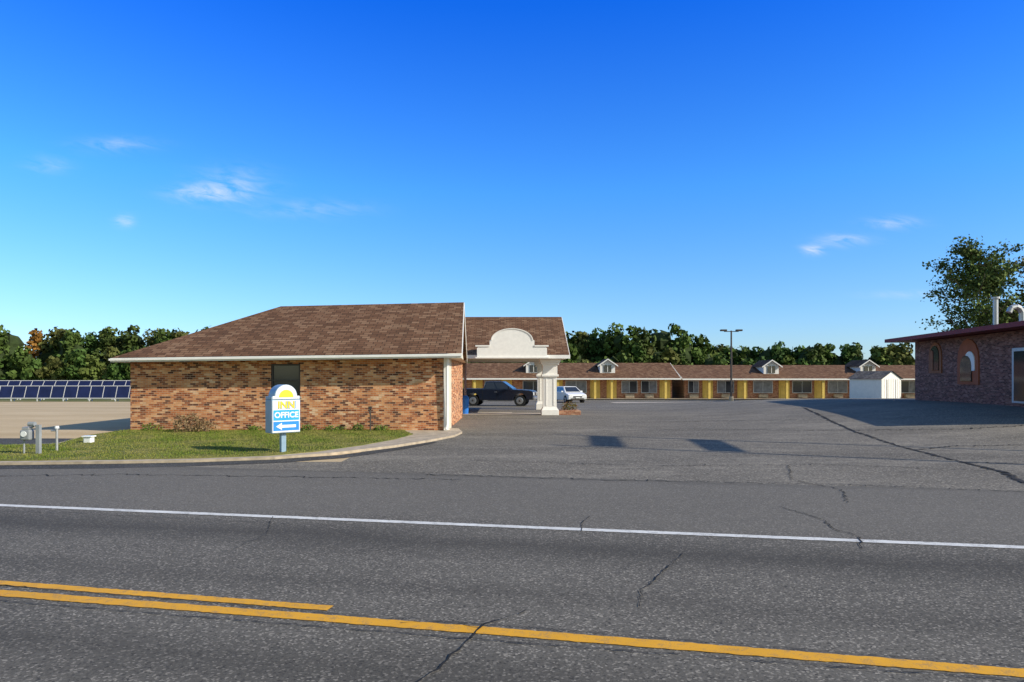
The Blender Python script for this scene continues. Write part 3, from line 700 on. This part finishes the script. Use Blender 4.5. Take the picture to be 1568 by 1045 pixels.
def mass(name,specs,ncl,per,size):
    A=[crown(x,y,z,h,w,c,ncl,per,size) for x,y,z,h,w,c in specs]
    e=empty(name,(specs[0][0],specs[0][1],-.5))
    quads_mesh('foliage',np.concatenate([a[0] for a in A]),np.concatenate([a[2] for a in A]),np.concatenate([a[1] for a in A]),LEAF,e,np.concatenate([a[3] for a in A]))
    V=[];F=[]
    for x,y,z,h,w,c in specs:
        v,f=cyl_data((x,y,-.6),(x+random.uniform(-.4,.4),y,z+h*.6),.28,.1,6,len(V)); V+=v;F+=f
    mesh('trunks',V,F,BARK,e)
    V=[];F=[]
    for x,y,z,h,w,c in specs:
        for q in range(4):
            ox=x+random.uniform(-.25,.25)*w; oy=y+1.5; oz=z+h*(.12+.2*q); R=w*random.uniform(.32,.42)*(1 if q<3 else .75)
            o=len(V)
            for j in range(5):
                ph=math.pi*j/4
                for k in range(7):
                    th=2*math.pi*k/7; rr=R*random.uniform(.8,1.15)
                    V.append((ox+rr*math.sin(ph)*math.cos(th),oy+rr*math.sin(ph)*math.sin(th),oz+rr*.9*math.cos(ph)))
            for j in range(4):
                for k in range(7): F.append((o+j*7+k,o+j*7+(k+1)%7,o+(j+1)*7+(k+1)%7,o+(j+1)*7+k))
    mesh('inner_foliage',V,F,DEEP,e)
greens=[(.062,.11,.026),(.078,.12,.028),(.052,.095,.026),(.095,.125,.03),(.07,.10,.026),(.11,.118,.035)]
def treeline(x0,x1,y,h,wmin,wmax,step,ncl,per,size,orange=None):
    specs=[]; x=x0
    while x<x1:
        c=random.choice(greens)
        if orange and abs(x-orange)<1.3: c=(.26,.13,.03)
        specs.append((x,y+random.uniform(-4,5),-.8,h(x)*random.uniform(.92,1.02),random.uniform(wmin,wmax),c)); x+=random.uniform(*step)
    x=x0
    while x<x1:
        specs.append((x,y-6+random.uniform(-1,1),-1.8,h(x)*random.uniform(.5,.78),random.uniform(wmin,wmax)*.85,random.choice(greens))); x+=random.uniform(*step)*1.1
    mass('distant_tree_line',specs,ncl,per,size)
treeline(-172,-20,150,lambda x:14.3,6.5,9,(2.2,3.1),12,60,.9,-106)
treeline(-24,38,132,lambda x:13.2 if x<34 else 11,6,8.5,(2.2,3.1),12,60,.85)
treeline(34,175,172,lambda x:11.8,7,9.5,(2.5,3.6),12,54,1.0)

def big_tree(name,bx,by,bz,height,spread,col,nb,leafn,seed):
    random.seed(seed)
    e=empty(name,(bx,by,bz)); V=[];F=[];tips=[]
    def seg(p,q,r0,r1):
        v,f=cyl_data(p,q,r0,r1,7,len(V)); V.extend(v);F.extend(f)
    p=Vector((bx,by,bz-.2)); r=.26; nodes=[]
    nseg=9
    for i in range(nseg):
        q=p+Vector((random.uniform(-.22,.22),random.uniform(-.2,.2),(height*.93)/nseg)); seg(p,q,r,r*.84); p=q; r*=.84; nodes.append((p.copy(),r,(i+1)/nseg))
    for k in range(nb):
        t=random.uniform(.30,1); i=min(nseg-1,int(t*nseg)); pp,rr,_=nodes[i]
        a=k*2.4+random.uniform(-.4,.4); L=spread*(1.2-t*.8)*random.uniform(.6,1.15)
        up=random.uniform(.25,.75)
        a1=pp+Vector((math.cos(a)*L*.5,math.sin(a)*L*.5,L*.5*up)); a2=a1+Vector((math.cos(a+.2)*L*.5,math.sin(a+.2)*L*.5,L*.5*(up+.2)))
        seg(pp,a1,rr*.5,rr*.3); seg(a1,a2,rr*.3,.02)
        for m_ in range(8):
            s=random.uniform(.25,1); b0=a1.lerp(a2,s*2-1) if s>.5 else pp.lerp(a1,s*2)
            d=Vector((random.gauss(0,1),random.gauss(0,1),random.gauss(.25,.7))).normalized()*random.uniform(.5,1.3)*(L*.28+.3)
            seg(b0,b0+d,.025,.008); tips.append(b0+d); tips.append(b0+d*.6)
    mesh('trunk_and_limbs',V,F,BARK,e)
    cs=[];cl=[]
    for tpt in tips:
        n_=int(leafn*random.uniform(.4,1.4)); R=random.uniform(.22,.45)
        P=np.array(tpt)+rng.normal(0,R,(n_,3))*np.array([1,1,.7]); cs.append(P)
        b=random.uniform(.5,1.5); cl.append(np.array(col)*b*rng.uniform(.7,1.3,(n_,1)))
    P=np.concatenate(cs); quads_mesh('foliage',P,rng.uniform(.16,.34,len(P)),np.concatenate(cl),LEAF,e)
big_tree('deciduous_tree',41.2,60,-.1,13.6,4.8,(.11,.15,.04),38,24,11)
big_tree('deciduous_tree',45.6,59,-.1,12.2,4.0,(.19,.16,.045),32,24,5)
big_tree('deciduous_tree',50.5,62,-.1,11.5,4.2,(.14,.17,.04),26,20,9)

# ---------------------------------------------------------------- light & sky
el=math.radians(29.5); sd=Vector((.92,-.39,0)).normalized()*math.cos(el)+Vector((0,0,math.sin(el)))
L=bpy.data.lights.new('sun','SUN'); L.energy=5.0; L.angle=math.radians(.5); L.color=(1,.92,.79)
so=bpy.data.objects.new('sun',L); C.objects.link(so); so.rotation_euler=(-sd).to_track_quat('-Z','Y').to_euler(); so.location=(30,-20,30)

w=bpy.data.worlds.new('World'); S.world=w; w.use_nodes=True
class WM(M):
    def __init__(s,t): s.t=t
m=WM(w.node_tree); bg=w.node_tree.nodes['Background']
sky=m.n('ShaderNodeTexSky'); sky.sky_type='NISHITA'; sky.sun_disc=False; sky.sun_elevation=el; sky.sun_rotation=math.radians(113)
sky.air_density=1.0; sky.dust_density=.3; sky.ozone_density=2.5
tc=m.n('ShaderNodeTexCoord').outputs['Generated']; p=m.sep(tc)
k=1/3.0
tint=m.ramp(p[2],[(0,(.68*k,.86*k,1.2*k)),(.12,(.54*k,.88*k,1.3*k)),(.26,(.32*k,.92*k,1.62*k)),(.48,(.05*k,.60*k,1.9*k)),(.75,(.4*k,.8*k,1.2*k))])
t3=m.mix(1.0,tint,(3.0,3.0,3.0),'MULTIPLY')
tt=m.mix(m.mr(p[1],-.2,.35),(1.0,1.0,.88),t3)
c=m.mix(1.0,sky.outputs[0],tt,'MULTIPLY')
yy=m.ma('MAXIMUM',p[1],.05); u=m.ma('DIVIDE',p[0],yy); v=m.ma('DIVIDE',p[2],yy)
nz=m.n('ShaderNodeTexNoise'); nz.inputs['Scale'].default_value=1; nz.inputs['Detail'].default_value=6; nz.inputs['Roughness'].default_value=.62; nz.inputs['Distortion'].default_value=.6
m.l(m.comb(m.ma('ADD',m.ma('MULTIPLY',u,22),m.ma('MULTIPLY',v,20)),m.ma('SUBTRACT',m.ma('MULTIPLY',v,70),m.ma('MULTIPLY',u,-8))),nz.inputs['Vector'])
tot=None
for u0,v0,a,b,kk in [(-.44,.268,.05,.012,1.2),(-.41,.285,.05,.02,.5),(-.58,.34,.05,.010,.45),(-.568,.228,.014,.008,.9),(-.68,.31,.03,.012,.35),(-.30,.245,.08,.012,.35),(.441,.186,.016,.007,1.3),(.49,.20,.035,.008,.9),(.56,.225,.035,.008,.8),(.59,.12,.07,.006,.35)]:
    du=m.ma('DIVIDE',m.ma('SUBTRACT',u,u0),a); dv=m.ma('DIVIDE',m.ma('SUBTRACT',v,v0),b)
    r2=m.ma('ADD',m.ma('MULTIPLY',du,du),m.ma('MULTIPLY',dv,dv))
    g=m.ma('MULTIPLY',m.ma('EXPONENT',m.ma('MULTIPLY',r2,-1.0)),kk)
    tot=g if tot is None else m.ma('ADD',tot,g)
cl=m.ma('MULTIPLY',tot,m.mr(nz.outputs['Fac'],.36,.68),clamp=True)
cl=m.ma('MULTIPLY',cl,m.ma('GREATER_THAN',p[1],.1)); cl=m.ma('MULTIPLY',cl,.62)
c=m.mix(cl,c,(5.6,6.0,6.4))
m.l(c,bg.inputs[0]); bg.inputs[1].default_value=.15

# ---------------------------------------------------------------- camera
cam=bpy.data.cameras.new('camera'); co=bpy.data.objects.new('camera',cam); C.objects.link(co)
co.location=(0,0,2.0); co.rotation_euler=(math.pi/2,0,0); cam.lens=24; cam.sensor_width=36; cam.shift_y=.0348; cam.clip_end=12000; cam.clip_start=.1
S.camera=co
